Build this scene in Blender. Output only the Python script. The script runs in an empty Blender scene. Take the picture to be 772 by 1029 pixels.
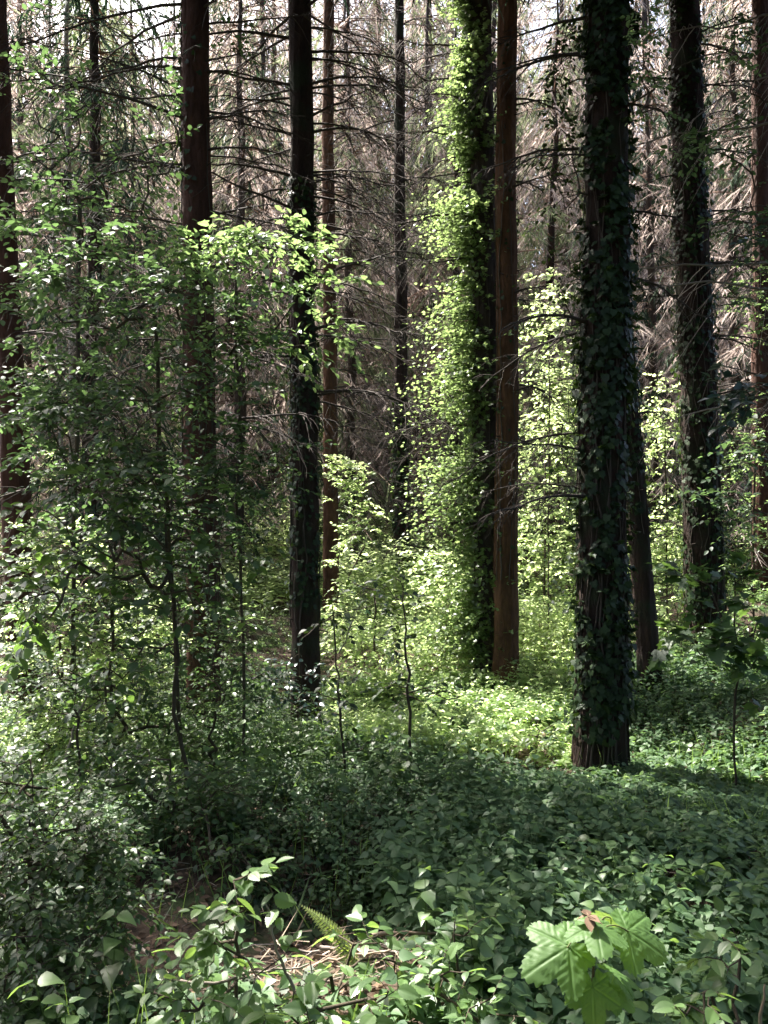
import bpy, math
import numpy as np
from mathutils import Vector

# ------------------------------------------------------------------ camera, world, sun
SC = bpy.context.scene
COL = SC.collection
W, H, F = 768, 1024, 790.0            # picture size and focal length in its pixels
CAMZ = 1.6
cam = bpy.data.cameras.new('camera')
cam.sensor_fit = 'VERTICAL'; cam.sensor_height = 24.0; cam.lens = 24.0 * F / H
cam.clip_start = 0.05; cam.clip_end = 2000
camo = bpy.data.objects.new('camera', cam); COL.objects.link(camo)
camo.location = (0, 0, CAMZ); camo.rotation_euler = (math.pi / 2, 0, 0)
SC.camera = camo

SUN_EL, SUN_AZ = math.radians(56), math.radians(-42)
TO_SUN = np.array([math.sin(SUN_AZ) * math.cos(SUN_EL), math.cos(SUN_AZ) * math.cos(SUN_EL), math.sin(SUN_EL)])
wd = bpy.data.worlds.new('World'); SC.world = wd; wd.use_nodes = True
nt = wd.node_tree
sky = nt.nodes.new('ShaderNodeTexSky'); sky.sky_type = 'NISHITA'; sky.sun_disc = False
sky.dust_density = 5.0; sky.air_density = .8; sky.ozone_density = .6; sky.sun_elevation = SUN_EL; sky.sun_rotation = SUN_AZ
nt.links.new(sky.outputs[0], nt.nodes['Background'].inputs[0])
nt.nodes['Background'].inputs[1].default_value = 0.11
sl = bpy.data.lights.new('sun', 'SUN'); sl.energy = 5.0; sl.angle = math.radians(0.53); sl.color = (1.0, 0.95, 0.87)
so = bpy.data.objects.new('sun', sl); COL.objects.link(so)
so.rotation_euler = Vector(-TO_SUN).to_track_quat('-Z', 'Y').to_euler()
vs = SC.view_settings
vs.view_transform = 'Standard'; vs.look = 'None'; vs.exposure = 2.6; vs.gamma = 1.0; vs.use_curve_mapping = False
SC.render.engine = 'CYCLES'
cy = SC.cycles
cy.max_bounces = 7; cy.diffuse_bounces = 4; cy.glossy_bounces = 2; cy.transmission_bounces = 5; cy.transparent_max_bounces = 4
cy.use_denoising = True; cy.denoising_prefilter = 'ACCURATE'; cy.denoiser = 'OPENIMAGEDENOISE'; cy.denoising_input_passes = 'RGB_ALBEDO_NORMAL'; cy.sample_clamp_indirect = 4.0
cy.caustics_reflective = False; cy.caustics_refractive = False

def P(px, py, d):                      # a pixel of the picture and a distance -> a point of the place
    return np.array([(px - W / 2) / F * d, d, CAMZ - (py - H / 2) / F * d])

rng = np.random.default_rng(11)
def U(a, b, n=None): return rng.uniform(a, b, n)
def G(s, n=None): return rng.normal(0, s, n)
def nrm(v):
    v = np.asarray(v, float)
    return v / np.maximum(np.linalg.norm(v, axis=-1, keepdims=True), 1e-9)
UP = np.array([0, 0, 1.0])

# ------------------------------------------------------------------ ground shape
CTRL = np.array([(0, 0, 0), (-2, 1, 0), (2, 1, 0), (0, 2.2, -.1), (-1.5, 4, -.32), (1.5, 4, -.36), (0, 4, -.4), (-3.6, 8.2, -.5),
                 (-1.9, 8.0, -.8), (-.85, 8.6, -.86), (1.55, 10, -.68), (1.9, 7, -.70), (3.05, 9.2, -.6), (4.5, 11, -.35),
                 (6.6, 14, .1), (4.5, 7.5, -.25), (5, 5, -.1), (-5, 5, -.2), (-6, 10, -.3), (0, 13, -.6), (-4, 14, -.2), (2.4, 14, -.4),
                 (-9, 14, .1), (9, 12, .5), (0, 18, -.1), (8, 18, .8), (-8, 19, .4), (-12, 8, 0), (12, 6, .5), (-8, 0, 0), (8, 0, 0)], float)
def ground(x, y):
    x = np.asarray(x, float); y = np.asarray(y, float)
    sh = np.broadcast(x, y).shape
    xf = np.broadcast_to(x, sh).ravel(); yf = np.broadcast_to(y, sh).ravel()
    d2 = (xf[:, None] - CTRL[:, 0]) ** 2 + (yf[:, None] - CTRL[:, 1]) ** 2
    w = 1 / (d2 + .5) ** 2
    z = (w * CTRL[:, 2]).sum(1) / w.sum(1)
    z = z + np.where(yf > 17, 0.36 * (yf - 17) - .8 * (1 - np.exp(-(yf - 17) / 4)), 0)
    z = z + .05 * np.sin(xf * 2.1 + .7 * yf) + .04 * np.sin(yf * 2.7 - xf * 1.3) + .02 * np.sin(xf * 6.1) * np.sin(yf * 5.3)
    return z.reshape(sh)

# ------------------------------------------------------------------ materials
def mat(name):
    m = bpy.data.materials.new(name); m.use_nodes = True
    return m, m.node_tree.nodes, m.node_tree.links

def leaf_mat(name, c1, c2, tcol, tfac=.45, rough=.42, spec=.5, vein=0):
    m, n, l = mat(name)
    p = n['Principled BSDF']; out = n['Material Output']
    geo = n.new('ShaderNodeNewGeometry')
    mx = n.new('ShaderNodeMix'); mx.data_type = 'RGBA'
    mx.inputs[6].default_value = (*c1, 1); mx.inputs[7].default_value = (*c2, 1)
    l.new(geo.outputs['Random Per Island'], mx.inputs[0])
    tc = n.new('ShaderNodeTexCoord'); nz = n.new('ShaderNodeTexNoise'); nz.inputs['Scale'].default_value = 60
    l.new(tc.outputs['Object'], nz.inputs['Vector'])
    hv = n.new('ShaderNodeHueSaturation')
    mr = n.new('ShaderNodeMapRange'); mr.inputs[3].default_value = .75; mr.inputs[4].default_value = 1.25
    l.new(nz.outputs[0], mr.inputs[0]); l.new(mr.outputs[0], hv.inputs['Value']); l.new(mx.outputs[2], hv.inputs['Color'])
    l.new(hv.outputs[0], p.inputs['Base Color'])
    p.inputs['Roughness'].default_value = rough; p.inputs['Specular IOR Level'].default_value = spec
    tr = n.new('ShaderNodeBsdfTranslucent')
    mt = n.new('ShaderNodeMix'); mt.data_type = 'RGBA'; mt.blend_type = 'MULTIPLY'; mt.inputs[0].default_value = .5
    mt.inputs[6].default_value = (*tcol, 1)
    mr2 = n.new('ShaderNodeMapRange'); mr2.inputs[3].default_value = .5; mr2.inputs[4].default_value = 1.3
    l.new(geo.outputs['Random Per Island'], mr2.inputs[0])
    l.new(mr2.outputs[0], mt.inputs[7]); l.new(mt.outputs[2], tr.inputs[0])
    ms = n.new('ShaderNodeMixShader'); ms.inputs[0].default_value = tfac
    l.new(p.outputs[0], ms.inputs[1]); l.new(tr.outputs[0], ms.inputs[2]); l.new(ms.outputs[0], out.inputs[0])
    return m

def bark_mat(name, c1, c2, scale=9, stretch=.25, bump=.6, moss=None, rough=.9):
    m, n, l = mat(name)
    p = n['Principled BSDF']
    tc = n.new('ShaderNodeTexCoord'); mp = n.new('ShaderNodeMapping'); mp.inputs['Scale'].default_value = (1, 1, stretch)
    l.new(tc.outputs['Object'], mp.inputs[0])
    v = n.new('ShaderNodeTexVoronoi'); v.inputs['Scale'].default_value = scale * 3; v.feature = 'DISTANCE_TO_EDGE'
    nz = n.new('ShaderNodeTexNoise'); nz.inputs['Scale'].default_value = scale; nz.inputs['Detail'].default_value = 8; nz.inputs['Roughness'].default_value = .7
    l.new(mp.outputs[0], nz.inputs['Vector'])
    ad = n.new('ShaderNodeMix'); ad.data_type = 'VECTOR'; ad.inputs[0].default_value = .12
    l.new(mp.outputs[0], ad.inputs[4]); l.new(nz.outputs[1], ad.inputs[5]); l.new(ad.outputs[1], v.inputs['Vector'])
    cr = n.new('ShaderNodeValToRGB')
    cr.color_ramp.elements[0].position = .3; cr.color_ramp.elements[0].color = (*c1, 1)
    cr.color_ramp.elements[1].position = .72; cr.color_ramp.elements[1].color = (*c2, 1)
    l.new(nz.outputs[0], cr.inputs[0])
    last = cr.outputs[0]
    if moss:
        n2 = n.new('ShaderNodeTexNoise'); n2.inputs['Scale'].default_value = 2.2; n2.inputs['Detail'].default_value = 6
        l.new(tc.outputs['Object'], n2.inputs['Vector'])
        r2 = n.new('ShaderNodeValToRGB'); r2.color_ramp.elements[0].position = .5; r2.color_ramp.elements[1].position = .62
        l.new(n2.outputs[0], r2.inputs[0])
        mx = n.new('ShaderNodeMix'); mx.data_type = 'RGBA'; mx.inputs[7].default_value = (*moss, 1)
        l.new(r2.outputs[0], mx.inputs[0]); l.new(last, mx.inputs[6]); last = mx.outputs[2]
    l.new(last, p.inputs['Base Color'])
    mth = n.new('ShaderNodeMath'); mth.operation = 'MULTIPLY_ADD'; mth.inputs[1].default_value = 1.2
    l.new(v.outputs[0], mth.inputs[0]); l.new(nz.outputs[0], mth.inputs[2])
    b = n.new('ShaderNodeBump'); b.inputs['Strength'].default_value = bump; b.inputs['Distance'].default_value = .03
    l.new(mth.outputs[0], b.inputs['Height']); l.new(b.outputs[0], p.inputs['Normal'])
    p.inputs['Roughness'].default_value = rough; p.inputs['Specular IOR Level'].default_value = .2
    return m

def twig_mat(name, c1, c2, transl=0.0):
    m, n, l = mat(name)
    p = n['Principled BSDF']
    geo = n.new('ShaderNodeNewGeometry'); mx = n.new('ShaderNodeMix'); mx.data_type = 'RGBA'
    mx.inputs[6].default_value = (*c1, 1); mx.inputs[7].default_value = (*c2, 1)
    l.new(geo.outputs['Random Per Island'], mx.inputs[0]); l.new(mx.outputs[2], p.inputs['Base Color'])
    p.inputs['Roughness'].default_value = .85; p.inputs['Specular IOR Level'].default_value = .2
    if transl:
        tr = n.new('ShaderNodeBsdfTranslucent'); l.new(mx.outputs[2], tr.inputs[0])
        ms = n.new('ShaderNodeMixShader'); ms.inputs[0].default_value = transl
        l.new(p.outputs[0], ms.inputs[1]); l.new(tr.outputs[0], ms.inputs[2]); l.new(ms.outputs[0], n['Material Output'].inputs[0])
    return m

M = {}
M['soil'] = bark_mat('soil', (.022, .015, .010), (.085, .060, .042), 3.5, 1, .9, (.03, .045, .015))
M['bark_red'] = bark_mat('bark_red', (.022, .011, .008), (.105, .050, .035), 5, .35, 1.0)
M['bark_orange'] = bark_mat('bark_orange', (.040, .022, .014), (.19, .095, .055), 5, .35, 1.0)
M['bark_dark'] = bark_mat('bark_dark', (.014, .009, .008), (.06, .036, .028), 8, .3, .9, (.03, .035, .02))
M['bark_grey'] = bark_mat('bark_grey', (.03, .024, .021), (.11, .086, .074), 8, .3, .9)
M['bark_birch'] = bark_mat('bark_birch', (.20, .18, .16), (.55, .52, .47), 5, 2.2, .3)
M['stem'] = bark_mat('stem', (.03, .024, .018), (.10, .08, .055), 20, .4, .4)
M['stem_green'] = bark_mat('stem_green', (.06, .07, .03), (.14, .15, .06), 20, .4, .3)
M['vine'] = twig_mat('vine', (.04, .031, .026), (.11, .09, .075))
M['twig_dark'] = twig_mat('twig_dark', (.022, .018, .016), (.075, .06, .05))
M['twig_pale'] = twig_mat('twig_pale', (.12, .10, .085), (.30, .26, .225))
M['twig_pink'] = twig_mat('twig_pink', (.32, .25, .225), (.74, .64, .58), .42)
M['twig_brown'] = twig_mat('twig_brown', (.14, .095, .075), (.40, .29, .235), .35)
M['needle_dark'] = twig_mat('needle_dark', (.018, .035, .022), (.05, .085, .045), .3)
M['needle_pale'] = twig_mat('needle_pale', (.10, .14, .07), (.34, .38, .22), .42)
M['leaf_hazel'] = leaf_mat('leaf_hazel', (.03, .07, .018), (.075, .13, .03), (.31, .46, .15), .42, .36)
M['leaf_glow'] = leaf_mat('leaf_glow', (.08, .125, .045), (.14, .195, .08), (.70, .86, .38), .6, .42)  # sunlight is put into this colour, raised past that of real leaves
M['leaf_mid'] = leaf_mat('leaf_mid', (.013, .038, .017), (.045, .085, .032), (.15, .26, .08), .32, .55, .35)  # darker than the hazel leaf; shade of the left thicket put in
M['leaf_dark'] = leaf_mat('leaf_dark', (.016, .040, .016), (.05, .095, .028), (.16, .28, .05), .32, .45, .4)
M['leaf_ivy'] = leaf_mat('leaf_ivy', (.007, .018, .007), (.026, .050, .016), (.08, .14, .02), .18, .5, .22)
M['leaf_ivy_glow'] = leaf_mat('leaf_ivy_glow', (.04, .08, .026), (.10, .15, .05), (.38, .53, .18), .42, .36)  # sunlit copy of the dark ivy leaf, its light put into the colour
M['leaf_nettle'] = leaf_mat('leaf_nettle', (.030, .070, .030), (.085, .145, .062), (.20, .34, .10), .36, .55, .35)
M['leaf_bramble'] = leaf_mat('leaf_bramble', (.045, .085, .032), (.09, .15, .05), (.26, .42, .08), .38, .42, .45)
M['leaf_blue'] = leaf_mat('leaf_blue', (.016, .036, .034), (.035, .065, .06), (.06, .13, .06), .2, .3, .7)
M['leaf_sycamore'] = leaf_mat('leaf_sycamore', (.05, .11, .032), (.085, .15, .045), (.28, .44, .10), .45, .55, .35)
M['leaf_yellow'] = leaf_mat('leaf_yellow', (.09, .15, .025), (.12, .18, .03), (.46, .60, .07), .5, .5, .35)
M['fern'] = leaf_mat('fern', (.07, .11, .03), (.13, .18, .05), (.36, .46, .08), .4, .45)
M['litter'] = twig_mat('litter', (.045, .028, .018), (.20, .135, .09), .1)
M['straw'] = twig_mat('straw', (.11, .075, .05), (.32, .25, .19))

# ------------------------------------------------------------------ mesh building
class MB:
    """collects vertices and faces of one mesh"""
    def __init__(s): s.v = []; s.lt = []; s.li = []; s.n = 0
    def add(s, verts, faces):
        """faces: int array (nf, k)"""
        verts = np.asarray(verts, float).reshape(-1, 3); faces = np.asarray(faces, int)
        s.v.append(verts); s.li.append((faces + s.n).ravel()); s.lt.append(np.full(len(faces), faces.shape[1], int)); s.n += len(verts)
    def leaves(s, T, Fs, p, d, nn, size):
        """one copy of the template T per point: p base, d along the leaf, nn its normal"""
        p = np.asarray(p, float).reshape(-1, 3)
        if not len(p): return
        d = nrm(np.broadcast_to(d, p.shape)); nn = np.broadcast_to(nn, p.shape)
        side = nrm(np.cross(d, nn)); n2 = np.cross(side, d)
        sz = np.broadcast_to(np.asarray(size, float), (len(p),))[:, None, None]
        V = p[:, None, :] + sz * (T[None, :, 0, None] * side[:, None, :] + T[None, :, 1, None] * d[:, None, :] + T[None, :, 2, None] * n2[:, None, :])
        k = len(T); off = (np.arange(len(p)) * k)[:, None, None]
        for f in Fs:
            f = np.asarray(f, int)
            s.li.append((f[None] + off + s.n).reshape(-1)); s.lt.append(np.full(len(p) * len(f), f.shape[1], int))
        s.v.append(V.reshape(-1, 3)); s.n += len(p) * k
    def tubes(s, pts, R, k=5, cap=False):
        """pts (B,m,3), R (B,m)"""
        pts = np.asarray(pts, float)
        if pts.ndim == 2: pts = pts[None]
        R = np.broadcast_to(np.asarray(R, float), pts.shape[:2])
        B, m, _ = pts.shape
        if not B: return
        t = nrm(np.gradient(pts, axis=1)) if m > 2 else nrm(np.repeat(pts[:, 1:] - pts[:, :1], 2, 1))
        mean = nrm(pts[:, -1] - pts[:, 0])
        ref = np.where(np.abs(mean[:, 2:3]) > .8, np.array([[1.0, 0, 0]]), np.array([[0, 0, 1.0]]))[:, None, :]
        a = nrm(np.cross(t, np.broadcast_to(ref, t.shape))); b = np.cross(t, a)
        th = np.arange(k) / k * 2 * math.pi
        V = pts[:, :, None, :] + R[:, :, None, None] * (np.cos(th)[None, None, :, None] * a[:, :, None, :] + np.sin(th)[None, None, :, None] * b[:, :, None, :])
        i = np.arange(m - 1)[:, None] * k; j = np.arange(k)[None]; j2 = (j + 1) % k
        f = np.stack([i + j, i + j2, i + k + j2, i + k + j], -1).reshape(-1, 4)
        off = (np.arange(B) * m * k)[:, None, None]
        s.li.append((f[None] + off + s.n).reshape(-1)); s.lt.append(np.full(B * len(f), 4, int))
        s.v.append(V.reshape(-1, 3)); s.n += B * m * k
    def build(s, name, m, parent=None, origin=None, smooth=False):
        me = bpy.data.meshes.new(name)
        if s.n:
            v = np.concatenate(s.v)
            if origin is not None: v = v - np.asarray(origin, float)
            li = np.concatenate(s.li).astype(np.int32); lt = np.concatenate(s.lt)
            ls = np.concatenate([[0], np.cumsum(lt)[:-1]]).astype(np.int32)
            me.vertices.add(len(v)); me.vertices.foreach_set('co', v.astype(np.float32).ravel())
            me.loops.add(len(li)); me.loops.foreach_set('vertex_index', li)
            me.polygons.add(len(ls)); me.polygons.foreach_set('loop_start', ls)
            if smooth: me.polygons.foreach_set('use_smooth', np.ones(len(ls), bool))
            me.update(calc_edges=True)
        if isinstance(m, str): m = M[m]
        me.materials.append(m)
        o = bpy.data.objects.new(name, me); COL.objects.link(o)
        if parent: o.parent = parent
        elif origin is not None: o.location = origin
        return o

def tag(o, label=None, cat=None, group=None, kind=None):
    if label: o['label'] = label
    if cat: o['category'] = cat
    if group: o['group'] = group
    if kind: o['kind'] = kind
    return o
def thing(name, loc, label, cat, group=None):
    o = bpy.data.objects.new(name, None); COL.objects.link(o); o.location = tuple(loc); o.empty_display_size = .2
    return tag(o, label, cat, group)
def copy_tree(o, parent=None):
    c = o.copy(); COL.objects.link(c)
    if parent: c.parent = parent
    for ch in list(o.children): copy_tree(ch, c)
    return c

# leaf templates: x across, y along, z up
OV = np.array([(0, 0, 0), (0, .45, 0), (0, 1, -.14), (-.2, .17, .05), (-.31, .45, .06), (-.19, .77, -.03), (.2, .17, .05), (.31, .45, .06), (.19, .77, -.03)], float)
OVF = [[(0, 1, 4, 3), (1, 2, 5, 4), (0, 6, 7, 1), (1, 7, 8, 2)]]
RH = np.array([(0, 0, 0), (-.27, .42, .07), (0, 1, -.08), (.27, .42, .07)], float)
RHF = [[(0, 2, 1), (0, 3, 2)]]
_a = [(.0, -.02), (.30, -.14), (.50, .12), (.34, .30), (.42, .58), (.17, .62), (0, 1.0), (-.17, .62), (-.42, .58), (-.34, .30), (-.50, .12), (-.30, -.14)]
IV = np.array([(0, .3, 0)] + [(x, y, .05 * abs(x) - .08 * y * y) for x, y in _a]); 
IVF = [[(0, i + 1, (i + 1) % 12 + 1) for i in range(12)]]
ST = np.array([(-.5, 0, 0), (.5, 0, 0), (0, 1, 0)], float); STF = [[(0, 1, 2)]]
NL = np.array([(0, 0, 0), (0, .5, .0), (0, 1, -.22), (-.22, .04, .04), (-.37, .22, .07), (-.30, .42, .05), (-.27, .50, .03), (-.13, .75, -.06), (.22, .04, .04), (.37, .22, .07), (.30, .42, .05), (.27, .50, .03), (.13, .75, -.06)], float)
NLF = [[(0, 1, 4, 3), (1, 6, 5, 4), (1, 2, 7, 6), (0, 8, 9, 1), (1, 9, 10, 11), (1, 11, 12, 2)]]
def strand(w):
    t = ST.copy(); t[:, 0] *= w; return t
def serrated(nu=9, nv=4, wid=.62, teeth=.025):
    """a fine ovate leaf with toothed rim and ribs"""
    vs_, fs = [], []
    for i in range(nu * 2 + 1):
        y = i / (nu * 2)
        w = wid / 2 * (math.sin(math.pi * min(1, y * 1.02) ** .8) ** .8) + .004
        tt = teeth * (1 if i % 2 else -1) * (0 < i < nu * 2)
        for j in range(-nv, nv + 1):
            u = j / nv
            x = u * (w + (tt if abs(j) == nv else 0))
            rib = .012 * math.cos((y - abs(u) * .18) * nu * 2 * math.pi * .9) * (1 - abs(u) ** 3)
            vs_.append((x, y + .02 * abs(u) * 0, .16 * abs(x) - .16 * y * y + rib - .012 * (j == 0)))
    k = 2 * nv + 1
    for i in range(nu * 2):
        for j in range(k - 1): fs.append((i * k + j, i * k + j + 1, (i + 1) * k + j + 1, (i + 1) * k + j))
    return np.array(vs_), [fs]
SE, SEF = serrated()

# ------------------------------------------------------------------ generators
def noise1(x, seed, n=5):
    r = np.random.default_rng(seed); o = 0
    for i in range(n): o = o + np.sin(x * r.uniform(.6, 1.4) * 1.9 ** i + r.uniform(0, 6.28)) / 1.6 ** i
    return o / 2

def trunk_axis(base, top_px, lean_top, z1, m=60, seed=0, wob=.02):
    """points from base to height z1 through the given top point"""
    t = np.linspace(0, 1, m); z = base[2] - .25 + (z1 - base[2] + .25) * t
    s = (z - base[2]) / (lean_top[2] - base[2])
    a = base[None] + (lean_top - base)[None] * s[:, None]; a[:, 2] = z
    a[:, 0] += wob * noise1(z * .8, seed) * np.minimum(1, s.clip(0) * 2); a[:, 1] += wob * noise1(z * .7, seed + 50)
    return a
def trunk_mesh(mb, ax, r0, taper, seed, k=36, flare=1.35, rough=.055):
    m = len(ax); z = ax[:, 2] - ax[0, 2]
    r = r0 * (1 - taper * z / z[-1]) * (1 + (flare - 1) * np.exp(-z / .28))
    th = np.arange(k) / k * 2 * math.pi
    rr = np.random.default_rng(seed)
    zz, tt = np.meshgrid(z, th, indexing='ij')
    disp = np.zeros_like(zz)
    for i in range(14):
        f = rr.integers(2, 15); disp += np.sin(f * tt + rr.uniform(2, 9) * zz * (1 if i % 2 else -1) * .8 + rr.uniform(0, 6.3)) / (2 + .25 * f)
    disp += rr.normal(0, .22, disp.shape)
    root = np.exp(-zz / .22) * .3 * np.maximum(0, np.sin(5 * tt + seed))
    R = r[:, None] * (1 + rough * disp + root)
    V = np.stack([ax[:, 0, None] + R * np.cos(tt), ax[:, 1, None] + R * np.sin(tt), np.broadcast_to(ax[:, 2, None], R.shape)], -1)
    i = np.arange(m - 1)[:, None] * k; j = np.arange(k)[None]; j2 = (j + 1) % k
    mb.add(V.reshape(-1, 3), np.stack([i + j, i + j2, i + k + j2, i + k + j], -1).reshape(-1, 4))
    return r
def at_height(ax, r, z):
    return np.array([np.interp(z, ax[:, 2], ax[:, i]) for i in range(3)]), float(np.interp(z, ax[:, 2], r))

def dead_bough(mb, p0, az, length, rise=.15, droop=.5, r=.012, twigs=14, tl=.5, hang=.5):
    """a bare spruce bough: an arched axis with side twigs and twiglets"""
    m = 10; s = np.linspace(0, 1, m)
    d = np.array([math.cos(az), math.sin(az), 0]); sd = np.array([-d[1], d[0], 0])
    ax = p0[None] + d * (s * length)[:, None] + UP * (rise * s * length - droop * length * s ** 2 * .8)[:, None]
    ax = ax + sd * (.07 * length * noise1(s * 5, int(rng.integers(1e6))) * s)[:, None] + UP * (.04 * length * noise1(s * 6, int(rng.integers(1e6))) * s)[:, None]
    mb.tubes(ax, r * (1 - .8 * s) + .0012, 5)
    n = twigs
    ss = U(.12, 1, n); ix = ss * (m - 1); i0 = np.minimum(ix.astype(int), m - 2); fr = (ix - i0)[:, None]
    b = ax[i0] * (1 - fr) + ax[i0 + 1] * fr
    sgn = np.where(np.arange(n) % 2, 1, -1)[:, None]
    L = tl * length * (1.05 - .65 * ss) * U(.4, 1.2, n)
    dirs = nrm(d * U(.3, .9, n)[:, None] + sd * sgn * U(.3, 1, n)[:, None] + UP * U(-.6, .25, n)[:, None])
    q = np.linspace(0, 1, 6)[None, :, None]
    tw = b[:, None, :] + dirs[:, None, :] * (L[:, None, None] * q) - UP * (hang * L[:, None, None] * q ** 2)
    tw = tw + G(.012, tw.shape) * q
    mb.tubes(tw, (r * .32 * (1 - .8 * q[0, :, 0]))[None] + .0008, 3)
    # twiglets
    k = 3; idx = np.repeat(np.arange(n), k); sq = U(.2, .95, n * k)
    a = sq * 5; j0 = np.minimum(a.astype(int), 4); fr = (a - j0)[:, None]
    bb = tw[idx, j0] * (1 - fr) + tw[idx, j0 + 1] * fr
    dd = nrm(dirs[idx] + G(.6, (n * k, 3)) - UP * .25)
    LL = L[idx] * U(.2, .5, n * k)
    q = np.linspace(0, 1, 3)[None, :, None]
    mb.tubes(bb[:, None] + dd[:, None] * LL[:, None, None] * q - UP * (.4 * hang * LL[:, None, None] * q ** 2), (.0016 * (1.1 - q[0, :, 0]))[None], 3)
    return ax

def grow(path, targets, step=.16, up=.12, jit=.05, rmin=.0016, rmax=.03, ex=.5):
    """a branching skeleton from the stem path to every target"""
    nodes = [np.array(p, float) for p in path]; par = [-1] + list(range(len(path) - 1))
    pa = np.array(path)
    order = np.argsort([np.min(np.linalg.norm(pa - t, axis=1)) for t in targets])
    ends = []
    for t in np.asarray(targets)[order]:
        arr = np.array(nodes); v = t - arr; d = np.linalg.norm(v, axis=1)
        j = int(np.argmin(d + .8 * np.maximum(0, arr[:, 2] - t[2])))
        n = max(1, int(math.ceil(d[j] / step))); a = arr[j]; c = (a + t) / 2 + UP * up * d[j] + G(.12 * d[j], 3)
        last = j
        for i in range(1, n + 1):
            s = i / n
            p = a * (1 - s) ** 2 + 2 * s * (1 - s) * c + t * s * s + (G(jit * step, 3) if i < n else 0)
            nodes.append(p); par.append(last); last = len(nodes) - 1
        ends.append(last)
    cnt = np.zeros(len(nodes)); cnt[ends] += 1
    for i in range(len(nodes) - 1, -1, -1):
        if par[i] >= 0: cnt[par[i]] += cnt[i]
    return np.array(nodes), np.array(par), np.minimum(rmax, rmin * np.maximum(cnt, 1) ** ex), ends
def skeleton(mb, nodes, par, r, k=5):
    i = np.where(par >= 0)[0]
    p = np.stack([nodes[par[i]], nodes[i]], 1)
    mb.tubes(p, np.stack([np.minimum(r[par[i]], r[i] * 1.25), r[i]], 1), k)

def sprays(ms, ml, p0, D, L, n, size, T=OV, TF=OVF, flat=.35, droop=.35, rt=.0015, twigk=3):
    """leafy shoots: B twigs starting at p0 along D, n leaves in two rows on each"""
    B = len(p0); D = nrm(D); L = np.broadcast_to(L, (B,))
    q = np.linspace(0, 1, 4)[None, :, None]
    if ms is not None:
        tw = p0[:, None] + D[:, None] * L[:, None, None] * q - UP * (droop * L[:, None, None] * q ** 2)
        ms.tubes(tw, (rt * (1.2 - q[0, :, 0]))[None], twigk)
    i = np.tile(np.arange(n), B); b = np.repeat(np.arange(B), n)
    s = (i + .6 + U(-.3, .3, n * B)) / n
    p = p0[b] + D[b] * (L[b] * s)[:, None] - UP * (droop * L[b] * s ** 2)[:, None]
    sd = nrm(np.cross(D[b], UP) + G(.15, (B * n, 3))) * np.where(i % 2, 1, -1)[:, None]
    d = D[b] * U(.3, .9, B * n)[:, None] + sd * U(.6, 1.1, B * n)[:, None] - UP * U(.0, .55, B * n)[:, None]
    lastm = i == n - 1
    d[lastm] = D[b][lastm] - UP * .3
    nn = UP + G(flat, (B * n, 3))
    ml.leaves(T, TF, p, d, nn, size * U(.6, 1.25, B * n) * (.65 + .35 * np.sin(s.clip(0, 1) * 3.0)))

def blob_points(blobs):
    """blobs: (px, py, depth, rx px, ry px, rdepth, count)"""
    out = []
    for px, py, d, rx, ry, rd, n in blobs:
        u = nrm(G(1, (n, 3))) * (U(0, 1, n) ** .45)[:, None]
        for a in u: out.append(P(px + a[0] * rx, py + a[1] * ry, d + a[2] * rd))
    return np.array(out)

def shrub(name, label, cat, base, path, blobs, leafm, stemm='stem', size=.06, spray=.22, nl=6, T=OV, TF=OVF, rmax=.02, rmin=.0017,
          flat=.35, droop=.35, per=1, group=None, up=.12, outw=.6):
    t = thing(name, base, label, cat, group)
    tg = blob_points(blobs) if not isinstance(blobs, np.ndarray) else blobs
    nodes, par, r, ends = grow(path, tg, up=up, rmax=rmax, rmin=rmin)
    ms, ml = MB(), MB()
    skeleton(ms, nodes, par, r)
    e = np.repeat(np.array(ends), per)
    v = nodes[e] - nodes[par[e]]
    D = nrm(nrm(v) * outw + nrm(G(1, v.shape)) * [1, 1, .35] * .8)
    sprays(ms, ml, nodes[e], D, spray * U(.6, 1.3, len(e)), nl, size, T, TF, flat, droop)
    ms.build('stems', stemm, t, base); ml.build('foliage', leafm, t, base)
    return t

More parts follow.
